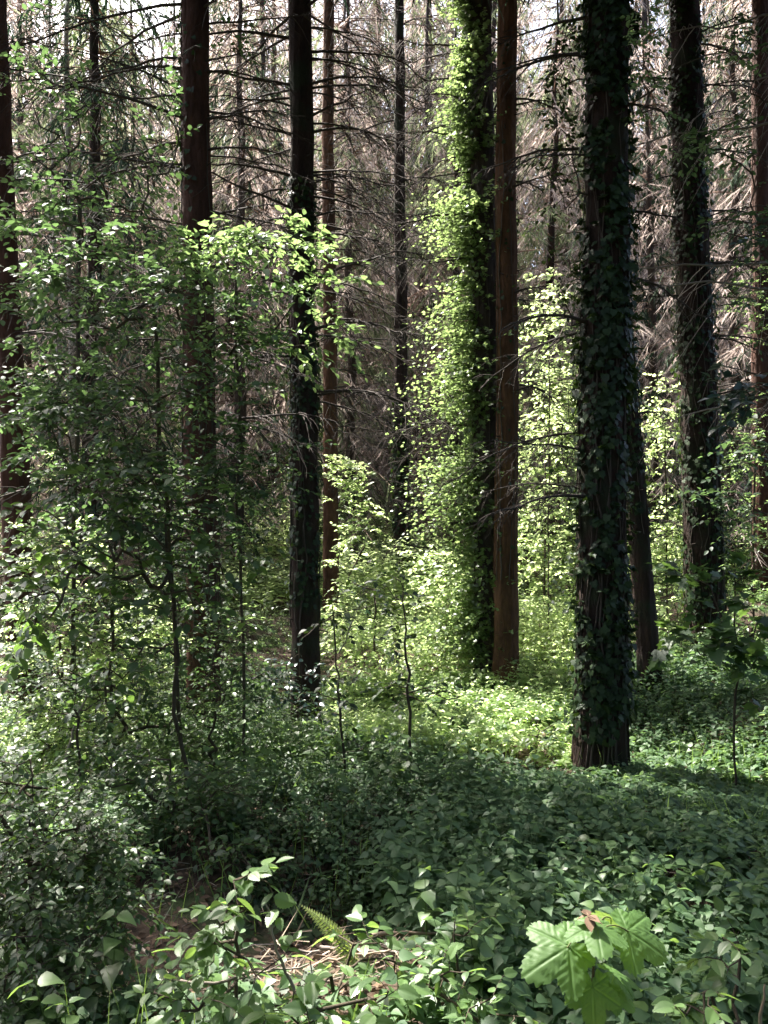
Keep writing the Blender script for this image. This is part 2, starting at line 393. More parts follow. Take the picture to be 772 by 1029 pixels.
# ------------------------------------------------------------------ where the sun comes through
LIT = []
def lit(px, py, d, r): LIT.append((P(px, py, d), r))
for y in (340, 430, 500, 570, 640, 710): lit(545, y, 13.2, 1.7); lit(570, y, 15, 1.5); lit(650, y, 12.4, .8)
for y in (60, 160, 260, 360, 460, 560, 640): lit(452, y, 10.2, .55)
for y in (200, 350, 500, 620): lit(514, y, 9.9, .22)
for x, y, d, r in [(270, 240, 5.2, .35), (330, 265, 5.2, .3), (100, 590, 7.6, .6), (110, 690, 7, .6), (40, 740, 6, .5),
                   (150, 640, 7.5, .5), (100, 800, 4.6, .3), (560, 790, 6.3, .35), (535, 800, 6.0, .3), (450, 765, 7.4, .5), (380, 700, 9.5, .6), (440, 640, 11, .7), (360, 640, 10.5, .5), (715, 690, 8.8, .85), (755, 775, 6.2, .7), (690, 700, 9, .4),
                   (340, 970, 3.0, .3), (255, 885, 2.6, .2), (200, 920, 2.5, .16), (450, 950, 2.5, .1), (600, 935, 1.95, .24), (650, 945, 1.95, .18), (535, 960, 1.9, .2), (325, 925, 2.6, .25), (350, 980, 2.3, .15),
                   (310, 715, 8.4, .2), (330, 480, 15, .5), (70, 450, 13, .7), (400, 90, 20, 4), (60, 60, 18, 3), (400, 300, 20, 3), (700, 300, 18, 2.5), (520, 60, 22, 4), (20, 400, 8, .25),
                   (660, 440, 14, 1), (750, 640, 10, .4), (230, 760, 6.5, .3), (545, 780, 6.6, .5), (600, 700, 9.5, .5), (520, 740, 9, .6), (80, 640, 7.5, .7), (30, 600, 7.5, .5), (150, 720, 6.4, .5), (730, 720, 7.6, .5), (450, 800, 5.6, .35), (380, 790, 6, .35), (520, 820, 5.2, .3), (480, 880, 3.6, .1), (310, 830, 5, .2), (440, 740, 8, .6), (90, 560, 6.2, .3),
                   (60, 820, 3.2, .1), (640, 580, 12, .7)]: lit(x, y, d, r)
LP = np.array([p for p, r in LIT]); LR = np.array([r for p, r in LIT])
def in_gap(c, pad=.25):
    """does the sunbeam to a lit place pass this canopy point?"""
    v = np.asarray(c)[:, None, :] - LP[None]
    a = v @ TO_SUN
    d2 = (v ** 2).sum(-1) - a ** 2
    return ((a > 0) & (d2 < (LR + pad) ** 2)).any(1)

# ------------------------------------------------------------------ the ground
def build_ground():
    xs = np.unique(np.concatenate([np.linspace(-12, 12, 161), np.linspace(-90, -12, 40), np.linspace(12, 90, 40)]))
    ys = np.unique(np.concatenate([np.linspace(-6, 22, 181), np.linspace(22, 150, 70), np.linspace(-40, -6, 12)]))
    X, Y = np.meshgrid(xs, ys, indexing='ij')
    Z = ground(X, Y)
    near = (np.abs(X) < 11.9) & (Y < 21)
    Z = Z + np.where(near, rng.normal(0, .012, Z.shape), 0)
    b = MB(); n = len(ys)
    i = (np.arange(len(xs) - 1) * n)[:, None]; j = np.arange(n - 1)[None]
    b.add(np.stack([X, Y, Z], -1).reshape(-1, 3), np.stack([i + j, i + n + j, i + n + j + 1, i + j + 1], -1).reshape(-1, 4))
    tag(b.build('ground', 'soil', smooth=True), 'brown woodland floor sloping up into a far hillside', kind='structure')
build_ground()

# ------------------------------------------------------------------ the near trees
def crown(mb, ax, r, z0, z1, R, n, gap=True):
    """needled boughs high up the trunk; left open where sunbeams pass"""
    zz = z0 + (z1 - z0) * U(0, 1, n) ** .9; az = U(0, 2 * math.pi, n)
    rad = R * (1 - .75 * ((zz - z0) / (z1 - z0))) * U(.15, 1, n) ** .6
    cx = np.interp(zz, ax[:, 2], ax[:, 0]); cyy = np.interp(zz, ax[:, 2], ax[:, 1])
    c = np.stack([cx + rad * np.cos(az), cyy + rad * np.sin(az), zz - .18 * rad], -1)
    hid = ((c[:, 2] - CAMZ) / np.maximum(c[:, 1], .1) > .70)          # the crowns begin above the picture
    keep = hid & (~in_gap(c) if gap else True)
    c = c[keep]; az = az[keep]; n = len(c)
    k = 26; b = np.repeat(np.arange(n), k)
    out = np.stack([np.cos(az), np.sin(az), -.25 + 0 * az], -1)[b]
    p = c[b] + out * U(-.35, .35, n * k)[:, None] + G(.06, (n * k, 3))
    d = out * .5 + G(.7, (n * k, 3)) * [1, 1, .3] - UP * .45
    mb.leaves(strand(.16), STF, p, d, UP + G(.5, (n * k, 3)), U(.22, .5, n * k))

TREES = {}
def near_tree(key, label, base_px, d, top_px, width_px, bark, boughs, seed, height=21, crown_r=2.6, nc=900, taper=.62, name='spruce_tree', cat='tree', flare=1.35, topy=0):
    base = P(base_px[0], base_px[1], d)
    base[2] = ground(base[0], base[1])
    top = P(top_px, topy, d)
    ax = trunk_axis(base, None, top, base[2] + height, 110, seed)
    t = thing(name, base, label, cat)
    b = MB(); r = trunk_mesh(b, ax, width_px / F * d / 2, taper, seed, flare=flare)
    b.build('trunk', bark, t, base, True)
    if bark != 'bark_birch':
        q = np.array([base[2] + .5, 0]); ns = 34
        zs = base[2] + U(.6, 8, ns); aa = U(0, 6.28, ns); oo = np.stack([np.cos(aa), np.sin(aa), U(-.3, .3, ns)], -1)
        cc = np.array([at_height(ax, r, z_)[0] for z_ in zs]); rr_ = np.interp(zs, ax[:, 2], r)[:, None]
        for i in range(ns):
            if math.sin(aa[i]) > .35: continue
            bs_ = MB(); bs_.tubes(np.stack([cc[i] + oo[i] * rr_[i] * .8, cc[i] + oo[i] * (rr_[i] + .03), cc[i] + oo[i] * (rr_[i] + U(.04, .16))]), np.array([.012, .007, .003]), 5)
            bs_.build('branch_stub', 'twig_dark', t, base)
    for z, az, L, kw in boughs:
        p, rr = at_height(ax, r, z)
        b = MB(); dead_bough(b, p + np.array([math.cos(az), math.sin(az), 0]) * rr * .8, az, L, **kw)
        b.build('branch', 'twig_dark', t, base)
    b = MB(); crown(b, ax, r, base[2] + 6.5, base[2] + height + .6, crown_r, nc)
    if b.n:
        b.build('crown', 'needle_dark', t, base)
    TREES[key] = (ax, r, base, t)
    return t
def zpx(py, d): return CAMZ - (py - H / 2) / F * d
def whorl(d, ys, azs, L, **kw):
    out = []
    for y in ys:
        for a in azs:
            k = dict(kw); k.setdefault('rise', U(-.05, .3)); k.setdefault('droop', U(.15, .6)); k.setdefault('r', U(.010, .018)); k.setdefault('twigs', 20)
            out.append((zpx(y + U(-12, 12), d), a + U(-.35, .35), L * U(.6, 1.2), k))
    return out
PI = math.pi
near_tree('far_left', 'reddish leaning spruce trunk at the left edge behind leafy bushes', (25, 716), 8.2, -6, 29, 'bark_red',
          whorl(8.2, (60, 170, 230, 330), (.2, -.6), 1.6), 1, crown_r=3, nc=760)
near_tree('left', 'dark red-brown spruce trunk left of the thin ivy-clad trunk, crossed by sunlit leafy branches', (204, 728), 8.0, 195, 34, 'bark_red',
          whorl(8, (10, 60, 95, 130, 170, 230, 300, 340, 400, 470), (PI + .25, PI - .5), 1.9) + whorl(8, (20, 70, 110, 150, 210, 260, 350, 420), (.1, -.4), 1.2), 2, crown_r=2.8)
near_tree('ivy_left', 'slim dark spruce trunk with many bare side twigs, ivy round its middle', (306, 741), 8.6, 301, 29, 'bark_dark',
          whorl(8.6, (8, 40, 75, 105, 140, 175, 210, 250, 300, 360), (PI + .2, PI - .5), 1.5) + whorl(8.6, (15, 50, 95, 130, 165, 195, 230, 280, 330, 400), (0, -.5, .5), 1.3), 3, crown_r=2.8)
near_tree('pair_ivy', 'greyish trunk of the central pair, thickly clad in glowing ivy', (491, 690), 10.35, 480, 31, 'bark_grey',
          whorl(10.3, (40, 70, 110, 140, 180, 225, 260, 320, 420, 520), (PI + .1, PI - .5), 1.2), 4, crown_r=2.6)
near_tree('pair_bare', 'straight orange-brown bare trunk, right of the central pair', (506, 696), 10.0, 507, 25, 'bark_orange',
          whorl(10, (100, 190, 300, 390), (.1, -.5), .7), 5, crown_r=2.4)
near_tree('big', 'thickest dark trunk on the right, clad in ivy nearly to the ground', (600, 776), 7.0, 608, 49, 'bark_dark',
          whorl(7, (10, 60, 150, 330, 440, 490), (PI + .2, PI - .4), 1.1) + whorl(7, (110, 200, 280), (.1,), .7), 6, crown_r=3.0)
near_tree('leaning', 'bare leaning trunk with flared foot, just right of the thickest ivy trunk', (652, 706), 9.2, 592, 22, 'bark_dark',
          whorl(9.2, (420, 520), (0,), .5), 7, crown_r=2.6, flare=1.6, topy=0)
near_tree('right', 'tall dark ivy-hung trunk on the right, tilting slightly to the left', (707, 655), 11.0, 684, 38, 'bark_dark',
          whorl(11, (40, 90, 150, 210, 260, 330, 400), (.1, -.5), 1.3) + whorl(11, (70, 180, 300), (PI,), .9), 8, crown_r=3.2, nc=1300)
near_tree('edge', 'reddish trunk at the right edge half hidden by leaves', (764, 600), 13.5, 760, 22, 'bark_red',
          whorl(13.5, (60, 140, 220, 300, 380), (PI + .2, PI - .5), 1.6), 9, crown_r=3.2, nc=1300)
near_tree('far_dark', 'thin dark trunk far back between the ivy trunks, in the middle', (402, 640), 17, 399, 15, 'bark_dark',
          whorl(17, (30, 80, 130, 180, 220, 260, 340, 380, 410, 440, 500, 540), (.1, PI - .3, -.8, -2.0), 1.7), 10, crown_r=3, nc=1000)
near_tree('far_orange', 'thin sunlit ochre trunk right of the slim dark spruce', (331, 625), 15, 328, 16, 'bark_orange',
          whorl(15, (20, 60, 100, 140, 180, 220, 260, 300, 340, 380, 430, 480), (.1, PI, -PI / 2 + .4), 1.5), 12, crown_r=3, nc=1000)
def birch(label, px, y0, d, top, w, seed):
    near_tree(label, label, (px, y0), d, top, w, 'bark_birch', [], seed, 13, 1.0, 0, .7, 'birch_tree', 'tree', 1.1)
birch('thicker pale birch stem seen through the left bushes', 76, 575, 13, 66, 9, 21)
birch('thinnest pale birch stem, leaning, seen through the left bushes', 66, 575, 13.4, 48, 5, 22)
near_tree('off_right', 'spruce at the right border reaching bare pale boughs across the ivy trunks', (850, 760), 8.0, 842, 40, 'bark_red', [], 13, crown_r=3.4, nc=1400)
ax, r, base, t = TREES['off_right']
for y, L, dr, az in [(60, 2.0, .3, PI + .1), (165, 2.3, .25, PI + .1), (300, 2.9, .18, PI), (335, 2.9, .1, PI + .2), (430, 2.0, .3, PI - .2), (120, 1.8, .5, PI + .3)]:
    p, rr = at_height(ax, r, zpx(y - 40, 8))
    b = MB(); dead_bough(b, p, az, L, rise=.05, droop=dr, r=.016, twigs=22, tl=.36, hang=.9); b.build('branch', 'twig_pale', t, base)

# ------------------------------------------------------------------ ivy
def ivy(key, label, z0, z1, n, leafm, az0=None, spread=PI, off=(.02, .10), size=.055, vines=10, sprayn=0, spray_len=.35, bias=1.0, holes=True):
    ax, r, base, tr = TREES[key]
    t = thing('ivy', base, label, 'ivy', 'ivy on the tree trunks')
    zz = z0 + (z1 - z0) * U(0, 1, n)
    az = (az0 + spread * nrm(G(1, (n, 2)))[:, 0] * U(0, 1, n)) if az0 is not None else U(0, 2 * PI, n)
    if holes:
        dens = noise1(zz * 3 + np.sin(az * 2) * 1.3, hash(key) % 97 if False else len(key)) + noise1(zz * 7 + 3 * np.cos(az), len(key) + 5) * .7
        k = dens > -.35 * bias; zz, az = zz[k], az[k]; n = len(zz)
    c = np.stack([np.interp(zz, ax[:, 2], ax[:, i]) for i in range(2)] + [zz], -1); rr = np.interp(zz, ax[:, 2], r)
    o = np.stack([np.cos(az), np.sin(az), 0 * az], -1)
    p = c + o * (rr + off[0] + (off[1] - off[0]) * U(0, 1, n) ** 2)[:, None]
    ml, ms = MB(), MB()
    tang = np.cross(o, UP)
    ml.leaves(IV, IVF, p, -UP + tang * G(.7, n)[:, None] + o * .35, o + UP * U(.0, .9, n)[:, None] + G(.3, (n, 3)), size * U(.55, 1.3, n))
    for i in range(vines):
        zs = np.linspace(z0 - .25, z0 + (z1 - z0) * U(.5, 1), 40)
        a = U(0, 2 * PI) + .35 * noise1(zs * 1.4, int(rng.integers(1e6)), 6) + .1 * noise1(zs * 5, int(rng.integers(1e6)), 4)
        cc = np.stack([np.interp(zs, ax[:, 2], ax[:, i]) for i in range(2)] + [zs], -1); q = np.interp(zs, ax[:, 2], r)
        ms.tubes(cc + np.stack([np.cos(a), np.sin(a), 0 * a], -1) * (q * 1.03 + .006)[:, None], U(.004, .011) * np.linspace(1, .5, 40), 5)
    if sprayn:
        zz = z0 + (z1 - z0) * U(0, 1, sprayn); az = (az0 if az0 is not None else 0) + G(spread * .5, sprayn)
        cl = noise1(zz * 2.9, len(key) + 9) + .6 * noise1(zz * 6.5 + 2 * az, len(key) + 3)
        kp = cl > U(-.9, .5, sprayn); zz, az, cl = zz[kp], az[kp], cl[kp]; sprayn = len(zz)
        L = spray_len * U(.2, 1.25, sprayn) * (.75 + .6 * cl) * (.45 + .75 * np.exp(-((zz - 2.7) / 2.7) ** 2))
        c = np.stack([np.interp(zz, ax[:, 2], ax[:, i]) for i in range(2)] + [zz], -1); rr = np.interp(zz, ax[:, 2], r)
        o = np.stack([np.cos(az), np.sin(az), U(-.2, .5, sprayn)], -1)
        sprays(ms, ml, c + o * rr[:, None], o, np.maximum(L, .08), 8, size, RH if size < .05 else IV, RHF if size < .05 else IVF, .6, .25)
    ml.build('foliage', leafm, t, base); ms.build('vine', 'vine', t, base)
ivy('big', 'dark ivy wrapping the thickest trunk on the right', -.35, 7.5, 6500, 'leaf_ivy', off=(.01, .09), size=.062, vines=16, sprayn=260, az0=PI, spread=1.4, spray_len=.28) if False else None
ivy('big', 'dark ivy wrapping the thickest trunk on the right', -.35, 7.2, 6000, 'leaf_ivy', off=(.01, .09), size=.062, vines=26, az0=-PI / 2, spread=PI * 1.2, sprayn=420, spray_len=.13)
ivy('ivy_left', 'dark ivy round the middle of the slim twiggy trunk', .6, 5.2, 2400, 'leaf_ivy', off=(.01, .06), size=.05, vines=10)
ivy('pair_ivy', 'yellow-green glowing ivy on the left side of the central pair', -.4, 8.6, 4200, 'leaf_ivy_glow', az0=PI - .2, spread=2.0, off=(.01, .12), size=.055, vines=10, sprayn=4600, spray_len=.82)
ivy('right', 'dark ivy and stringy vines on the tall left-tilting trunk', .0, 9, 5000, 'leaf_ivy', off=(.01, .1), size=.06, vines=30)
ivy('leaning', 'ivy on the upper part of the bare leaning trunk', 1.6, 6.5, 2200, 'leaf_ivy', off=(.01, .09), size=.055, vines=8)
ivy('left', 'sparse ivy and vine stems on the dark red-brown left trunk', .4, 7, 900, 'leaf_ivy', off=(.01, .12), size=.05, vines=14, az0=PI, spread=2)
ivy('pair_bare', 'few ivy leaves on the bare orange-brown trunk', 1.0, 7.5, 260, 'leaf_ivy', off=(.01, .05), size=.05, vines=4)
ivy('far_dark', 'dark ivy on the thin far trunk in the middle', -.2, 4, 2200, 'leaf_ivy', off=(.01, .12), size=.07, vines=4)
# ivy reaching sideways off the thickest trunk
ax, r, base, _t = TREES['big']
for lab, blobs in [('dark leafy ivy boughs hanging out on the left of the thickest trunk', [(560, 60, 7, 28, 60, .3, 26), (556, 170, 7, 30, 60, .3, 30), (558, 290, 7, 26, 60, .3, 24), (560, 430, 7, 24, 50, .3, 22), (570, 560, 7, 14, 60, .2, 16)]),
                   ('round-leaved green boughs hanging beside the top of the thickest trunk', [(640, 40, 6.4, 16, 45, .2, 18), (650, 90, 6.4, 20, 30, .2, 12), (690, 150, 6.4, 30, 20, .2, 10), (730, 50, 6.4, 30, 20, .2, 8)])]:
    path = [at_height(ax, r, z)[0] for z in np.linspace(base[2] + .3, 6.2, 26)]
    shrub('ivy_bough', lab, 'ivy', base, path, blobs, 'leaf_ivy' if 'left' in lab else 'leaf_hazel', 'stem', .06, .2, 6, rmax=.008)

# ------------------------------------------------------------------ far spruces on the slope
def far_proto(label, seed, twigm, needle, h=19, whorls=44, z0=1.2, L0=2.4, hangn=110, green_from=.55, green_n=1600, sw=.05):
    global rng
    keep = rng; rng = np.random.default_rng(seed)
    t = thing('spruce_tree', (0, 0, 0), label, 'tree')
    ax = trunk_axis(np.zeros(3), None, np.array([U(-.3, .3), U(-.3, .3), h]), h, 40, seed, .06)
    b = MB(); r = trunk_mesh(b, ax, U(.13, .19), .85, seed, 12); b.build('trunk', 'bark_dark' if seed % 2 else 'bark_grey', t, None, True)
    bb, bs, bg = MB(), MB(), MB()
    for w in range(whorls):
        z = z0 + (h - 1 - z0) * w / whorls + U(-.1, .1)
        for i in range(5):
            az = U(0, 2 * PI); f = 1 - .6 * (z / h) ** 1.6; L = L0 * f * U(.45, 1.15)
            s = np.linspace(0, 1, 6)
            p, _ = at_height(ax, r, z)
            d = np.array([math.cos(az), math.sin(az), 0])
            axb = p + d * (s * L)[:, None] + UP * (L * (.1 * s - .42 * s ** 2))[:, None] + G(.02, (6, 3)) * s[:, None]
            bb.tubes(axb, .016 * (1 - .85 * s) + .003, 3)
            nt_ = max(2, int(round((9 if z < .6 * h else 6) * L / L0))); st_ = int(hangn / 9)
            n = nt_ * st_; tid = np.repeat(np.arange(nt_), st_)
            ss = U(.15, 1, nt_) * 5; i0 = np.minimum(ss.astype(int), 4); fr = (ss - i0)[:, None]
            q = axb[i0] * (1 - fr) + axb[i0 + 1] * fr
            sd = np.array([-d[1], d[0], 0]) * np.where(U(0, 1, nt_) > .5, 1, -1)[:, None]
            td = nrm(d * U(.1, .7, nt_)[:, None] + sd * U(.1, .9, nt_)[:, None] - UP * U(.3, 1.3, nt_)[:, None]); tl_ = U(.25, .95, nt_)
            u = U(.1, 1, n)
            o_ = q[tid] + td[tid] * (tl_[tid] * u)[:, None] - UP * (.25 * tl_[tid] * u ** 2)[:, None]
            cross_ = nrm(np.cross(td, UP))[tid] * np.where(U(0, 1, n) > .5, 1, -1)[:, None]
            hang = td[tid] * .7 + cross_ * U(.1, .8, n)[:, None] - UP * U(.1, 1.1, n)[:, None]
            isg = (z / h > green_from) | (U(0, 1) < .33)
            mbx = bg if isg else bs
            mbx.leaves(strand(sw * (2.2 if isg else 1.25)), STF, o_, hang, d + G(.6, (n, 3)), U(.12, .42, n))
            mbx.leaves(strand(sw * .9), STF, q, td - UP * .2, d + G(.4, (nt_, 3)), tl_ * 1.25)
    bb.build('dead_branches', 'twig_brown', t); bs.build('hanging_twigs', twigm, t)
    if bg.n: bg.build('crown', needle, t)
    rng = keep
    return t
protos = [far_proto('x', 31, 'twig_pink', 'needle_pale', green_from=1.1), far_proto('x', 32, 'twig_pink', 'needle_dark', green_from=1.1), far_proto('x', 33, 'twig_brown', 'needle_pale', green_from=.6, L0=2.0),
          far_proto('x', 34, 'twig_pink', 'needle_pale', green_from=1.1, L0=2.8, hangn=130)]
# (px, distance, which kind, label)
FAR = [(28, 19, 1, 'pinkish bare-twigged spruce behind the left edge trunk'), (95, 17.5, 2, 'dark drooping spruce behind the left bushes, left of the red-brown trunk'),
       (150, 22, 0, 'bare spruce standing just left of the red-brown trunk, farther back'), (238, 18, 1, 'brownish twiggy spruce between the red-brown and slim trunks'),
       (272, 24, 3, 'pale twiggy spruce close left of the slim trunk, far back'), (352, 20, 3, 'tall pink-grey spruce curtain right of the slim trunk'),
       (385, 27, 0, 'pale far spruce left of the thin dark middle trunk'), (418, 23, 3, 'sunlit silvery spruce behind the thin dark middle trunk'),
       (443, 30, 1, 'far spruce with pale stem left of the glowing ivy'), (545, 21, 0, 'pale spruce in the gap between the central pair and thickest trunk'),
       (570, 28, 2, 'far greenish spruce left of the thickest trunk'), (655, 18, 1, 'brown twiggy spruce between the leaning and the tilting trunks'),
       (352, 24.5, 0, 'twiggy spruce far behind the ochre trunk, right of it'), (455, 19, 2, 'pale green drooping spruce just left of the glowing ivy, behind it'),
       (130, 20.5, 3, 'pinkish spruce curtain behind the pale birch stems'), (215, 26, 2, 'far greenish spruce right behind the red-brown trunk'), (690, 24, 3, 'pale spruce far behind the tilting ivy trunk'),
       (600, 25, 0, 'far spruce mostly hidden behind the thickest trunk'), (-25, 15, 3, 'twiggy spruce reaching in from beyond the left border'), (800, 15, 1, 'brown twiggy spruce reaching in from beyond the right border'),
       (735, 16.5, 1, 'reddish twiggy spruce right of the tilting ivy trunk'), (775, 21, 3, 'pinkish spruce behind the right edge trunk')]
protos.append(far_proto('x', 35, 'twig_brown', 'needle_dark', green_from=.12, L0=2.2, hangn=110))
FAR.append((92, 13, 4, 'dark green drooping spruce between the left edge trunk and the red-brown trunk'))
used = set()
def place(o, px, d, rz, sc=1.0):
    x = (px - W / 2) / F * d
    o.location = (x, d, float(ground(x, d)) - .1); o.rotation_euler = (0, 0, rz); o.scale = (sc, sc, sc)
for px, d, k, lab in FAR:
    o = protos[k] if k not in used else copy_tree(protos[k]); used.add(k)
    o['label'] = lab; place(o, px, d, U(0, 6.28), U(.9, 1.12))
    if d < 23: o.scale[2] *= .72
n = 0
for row, (d, step) in enumerate([(26, 70), (31, 56), (36, 50), (42, 52), (52, 46), (64, 40)]):
    for px in np.arange(-60 + 17 * row, 830, step):
        k = int(rng.integers(0, 4)); o = copy_tree(protos[k])
        o['label'] = 'pale twiggy spruce among many on the far hillside'; o['group'] = 'spruces on the far hillside'
        place(o, px + U(-14, 14), d + U(-3, 3), U(0, 6.28), U(.9, 1.3))
        if d < 34 and 20 < px < 260: o.scale[2] *= .72
        elif d < 45: o.scale[2] *= 1.05

# ------------------------------------------------------------------ the wood goes on behind and beside the viewpoint
def wood_behind():
    b = MB(); pts = []
    while len(pts) < 85:
        x, y = U(-26, 26), U(-26, 7)
        if y > -3.5 and abs(x) < 5 + .55 * max(y, 0) + 2: continue
        if x < -5 and y > 1: continue
        pts.append((x, y))
    for x, y in pts:
        z = float(ground(x, y)); zs = np.linspace(z - .3, z + 19, 8)
        b.tubes(np.stack([x + 0 * zs, y + 0 * zs, zs], -1), np.linspace(.2, .04, 8), 8)
        n = 700; zz = z + U(2.5, 19, n); rad = 2.6 * (1 - .7 * (zz - z) / 20) * U(.1, 1, n) ** .6; a = U(0, 6.28, n)
        p = np.stack([x + rad * np.cos(a), y + rad * np.sin(a), zz], -1)
        b.leaves(strand(.22), STF, p, np.stack([np.cos(a), np.sin(a), U(-1, .1, n)], -1) + G(.4, (n, 3)), UP + G(.5, (n, 3)), U(.4, .95, n))
    tag(b.build('wood', 'needle_dark'), 'dark spruce wood going on behind and beside the viewpoint', 'wood', kind='stuff')
wood_behind()

# ------------------------------------------------------------------ bushes and saplings
def gpt(px, d, dz=0):
    x = (px - W / 2) / F * d; return np.array([x, d, float(ground(x, d)) + dz])
def upright(b, top, n=12, wob=.05):
    s = np.linspace(0, 1, n)[:, None]; p = b + (top - b) * s
    return p + G(wob, (n, 3)) * np.minimum(s, 1 - s) * 1.5
def bush(label, px, d, top_px, top_y, blobs, leafm, name='bush', cat='bush', **kw):
    b = gpt(px, d, -.05); return shrub(name, label, cat, b, upright(b, P(top_px, top_y, d), 12, .025), blobs, leafm, **kw)

bush('bright sunlit level spray of the shady left young tree, across the two left trunks', 245, 5.7, 235, 250,  # belongs to the shady tree below; split off to paint it sunlit
     [(265, 240, 5.2, 75, 13, .4, 44), (200, 262, 5.3, 50, 16, .4, 16), (325, 275, 5.2, 30, 30, .3, 12), (335, 335, 5.3, 22, 18, .3, 6), (300, 345, 5.3, 16, 12, .2, 5), (240, 330, 5.4, 50, 30, .4, 10)], 'leaf_hazel', size=.065, rmax=.012, name='young_tree', cat='tree', per=2, nl=7, spray=.26)
bush('dense shady young tree filling the left side before the red-brown trunk', 185, 5.6, 150, 250,
     [(210, 310, 5.3, 90, 60, .7, 52), (120, 270, 5.2, 100, 50, .7, 44), (50, 270, 5.2, 60, 70, .6, 26),
      (120, 370, 5.4, 110, 80, .8, 60), (215, 420, 5.4, 60, 80, .5, 26), (50, 400, 5.2, 60, 90, .6, 32), (250, 470, 5.4, 70, 50, .4, 18), (130, 480, 5.2, 110, 50, .6, 60), (70, 430, 5.0, 80, 70, .6, 40), (215, 530, 5.6, 60, 60, .5, 30), (40, 200, 5.6, 50, 50, .5, 26)], 'leaf_mid', size=.06, rmax=.015, name='young_tree', cat='tree', per=3, nl=7, spray=.24)
bush('dense leafy bush before the left trunks, lit from behind', 110, 6.3, 115, 520,
     [(60, 580, 6.2, 70, 70, .6, 70), (140, 600, 6.3, 60, 70, .6, 70), (200, 640, 6.2, 50, 80, .5, 50), (30, 680, 6.0, 50, 60, .5, 40), (120, 700, 6.0, 70, 50, .5, 60), (240, 690, 6.3, 40, 50, .4, 40), (150, 500, 6.4, 70, 40, .5, 34)], 'leaf_mid', size=.06, per=2, nl=7, rmax=.014)
bush('low dark bush between the elder and the bare soil', 175, 4.4, 170, 760,
     [(150, 790, 4.4, 60, 40, .3, 50), (215, 800, 4.4, 40, 40, .3, 36), (110, 760, 4.5, 40, 40, .3, 26), (240, 860, 4.0, 30, 30, .2, 18)], 'leaf_dark', size=.05, per=2, rmax=.009)
bush('bush with loose sprays in the upper left corner beside the trunk', 70, 6.4, 80, 200,
     [(60, 110, 6.2, 50, 60, .4, 40), (130, 170, 6.2, 50, 50, .4, 34), (20, 60, 6.2, 30, 50, .4, 12), (230, 40, 7.6, 20, 30, .2, 8), (170, 90, 6.4, 25, 60, .3, 12)], 'leaf_mid', size=.065, rmax=.018, name='young_tree', cat='tree', per=1)
bush('dark-leaved elder with forked stem in front of the red-brown trunk', 188, 4.9, 165, 520,
     [(120, 560, 4.8, 60, 40, .3, 34), (160, 590, 4.8, 50, 30, .3, 20), (60, 540, 4.6, 50, 40, .3, 24), (215, 560, 4.8, 40, 50, .3, 22), (120, 660, 4.7, 36, 40, .2, 18), (30, 600, 4.5, 40, 40, .3, 26), (140, 480, 4.8, 60, 40, .3, 26)],
     'leaf_dark', size=.085, spray=.26, nl=6, rmax=.013)
bush('green bush filling the lower left corner', 30, 3.0, 30, 760,
     [(20, 880, 2.9, 60, 80, .3, 70), (70, 830, 3.1, 50, 50, .3, 46), (40, 960, 2.7, 70, 60, .25, 60), (110, 900, 3.1, 40, 70, .3, 34), (10, 780, 3.2, 40, 40, .3, 26)], 'leaf_dark', size=.036, spray=.16, nl=8, rmax=.01, per=3)
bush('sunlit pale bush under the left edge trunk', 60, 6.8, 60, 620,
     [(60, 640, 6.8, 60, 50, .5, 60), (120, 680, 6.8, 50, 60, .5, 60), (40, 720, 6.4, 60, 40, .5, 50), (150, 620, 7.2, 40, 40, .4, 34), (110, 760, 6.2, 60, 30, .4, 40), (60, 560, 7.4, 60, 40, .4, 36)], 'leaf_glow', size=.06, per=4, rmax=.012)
bush('tangled low bush in front of the dark red-brown trunk', 210, 5.6, 215, 700,
     [(215, 720, 5.6, 50, 50, .4, 46), (170, 790, 5.2, 50, 40, .4, 40), (250, 800, 5.4, 40, 30, .4, 30), (230, 640, 5.8, 40, 40, .3, 24)], 'leaf_hazel', size=.045, rmax=.01, per=3)
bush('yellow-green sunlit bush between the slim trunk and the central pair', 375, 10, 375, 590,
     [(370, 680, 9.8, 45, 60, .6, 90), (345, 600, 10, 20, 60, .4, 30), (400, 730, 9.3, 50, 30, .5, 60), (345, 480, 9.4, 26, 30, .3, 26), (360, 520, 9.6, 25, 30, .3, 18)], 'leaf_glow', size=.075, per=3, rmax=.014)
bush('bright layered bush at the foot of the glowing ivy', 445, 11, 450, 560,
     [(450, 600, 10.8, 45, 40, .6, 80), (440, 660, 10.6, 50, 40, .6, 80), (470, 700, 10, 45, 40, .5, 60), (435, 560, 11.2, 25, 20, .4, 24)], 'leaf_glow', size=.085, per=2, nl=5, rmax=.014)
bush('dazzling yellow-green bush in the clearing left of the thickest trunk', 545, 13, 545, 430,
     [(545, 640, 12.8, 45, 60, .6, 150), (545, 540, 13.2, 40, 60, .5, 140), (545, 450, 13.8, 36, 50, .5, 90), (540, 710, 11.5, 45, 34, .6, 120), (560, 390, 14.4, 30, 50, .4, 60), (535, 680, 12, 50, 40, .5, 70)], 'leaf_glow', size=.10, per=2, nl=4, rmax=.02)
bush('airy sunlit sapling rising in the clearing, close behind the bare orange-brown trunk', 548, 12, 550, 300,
     [(546, 330, 12, 26, 50, .4, 34), (548, 430, 12, 30, 60, .4, 46), (550, 530, 12, 32, 60, .4, 50), (535, 620, 11.6, 36, 50, .4, 50)], 'leaf_glow', size=.09, per=2, nl=4, rmax=.012)
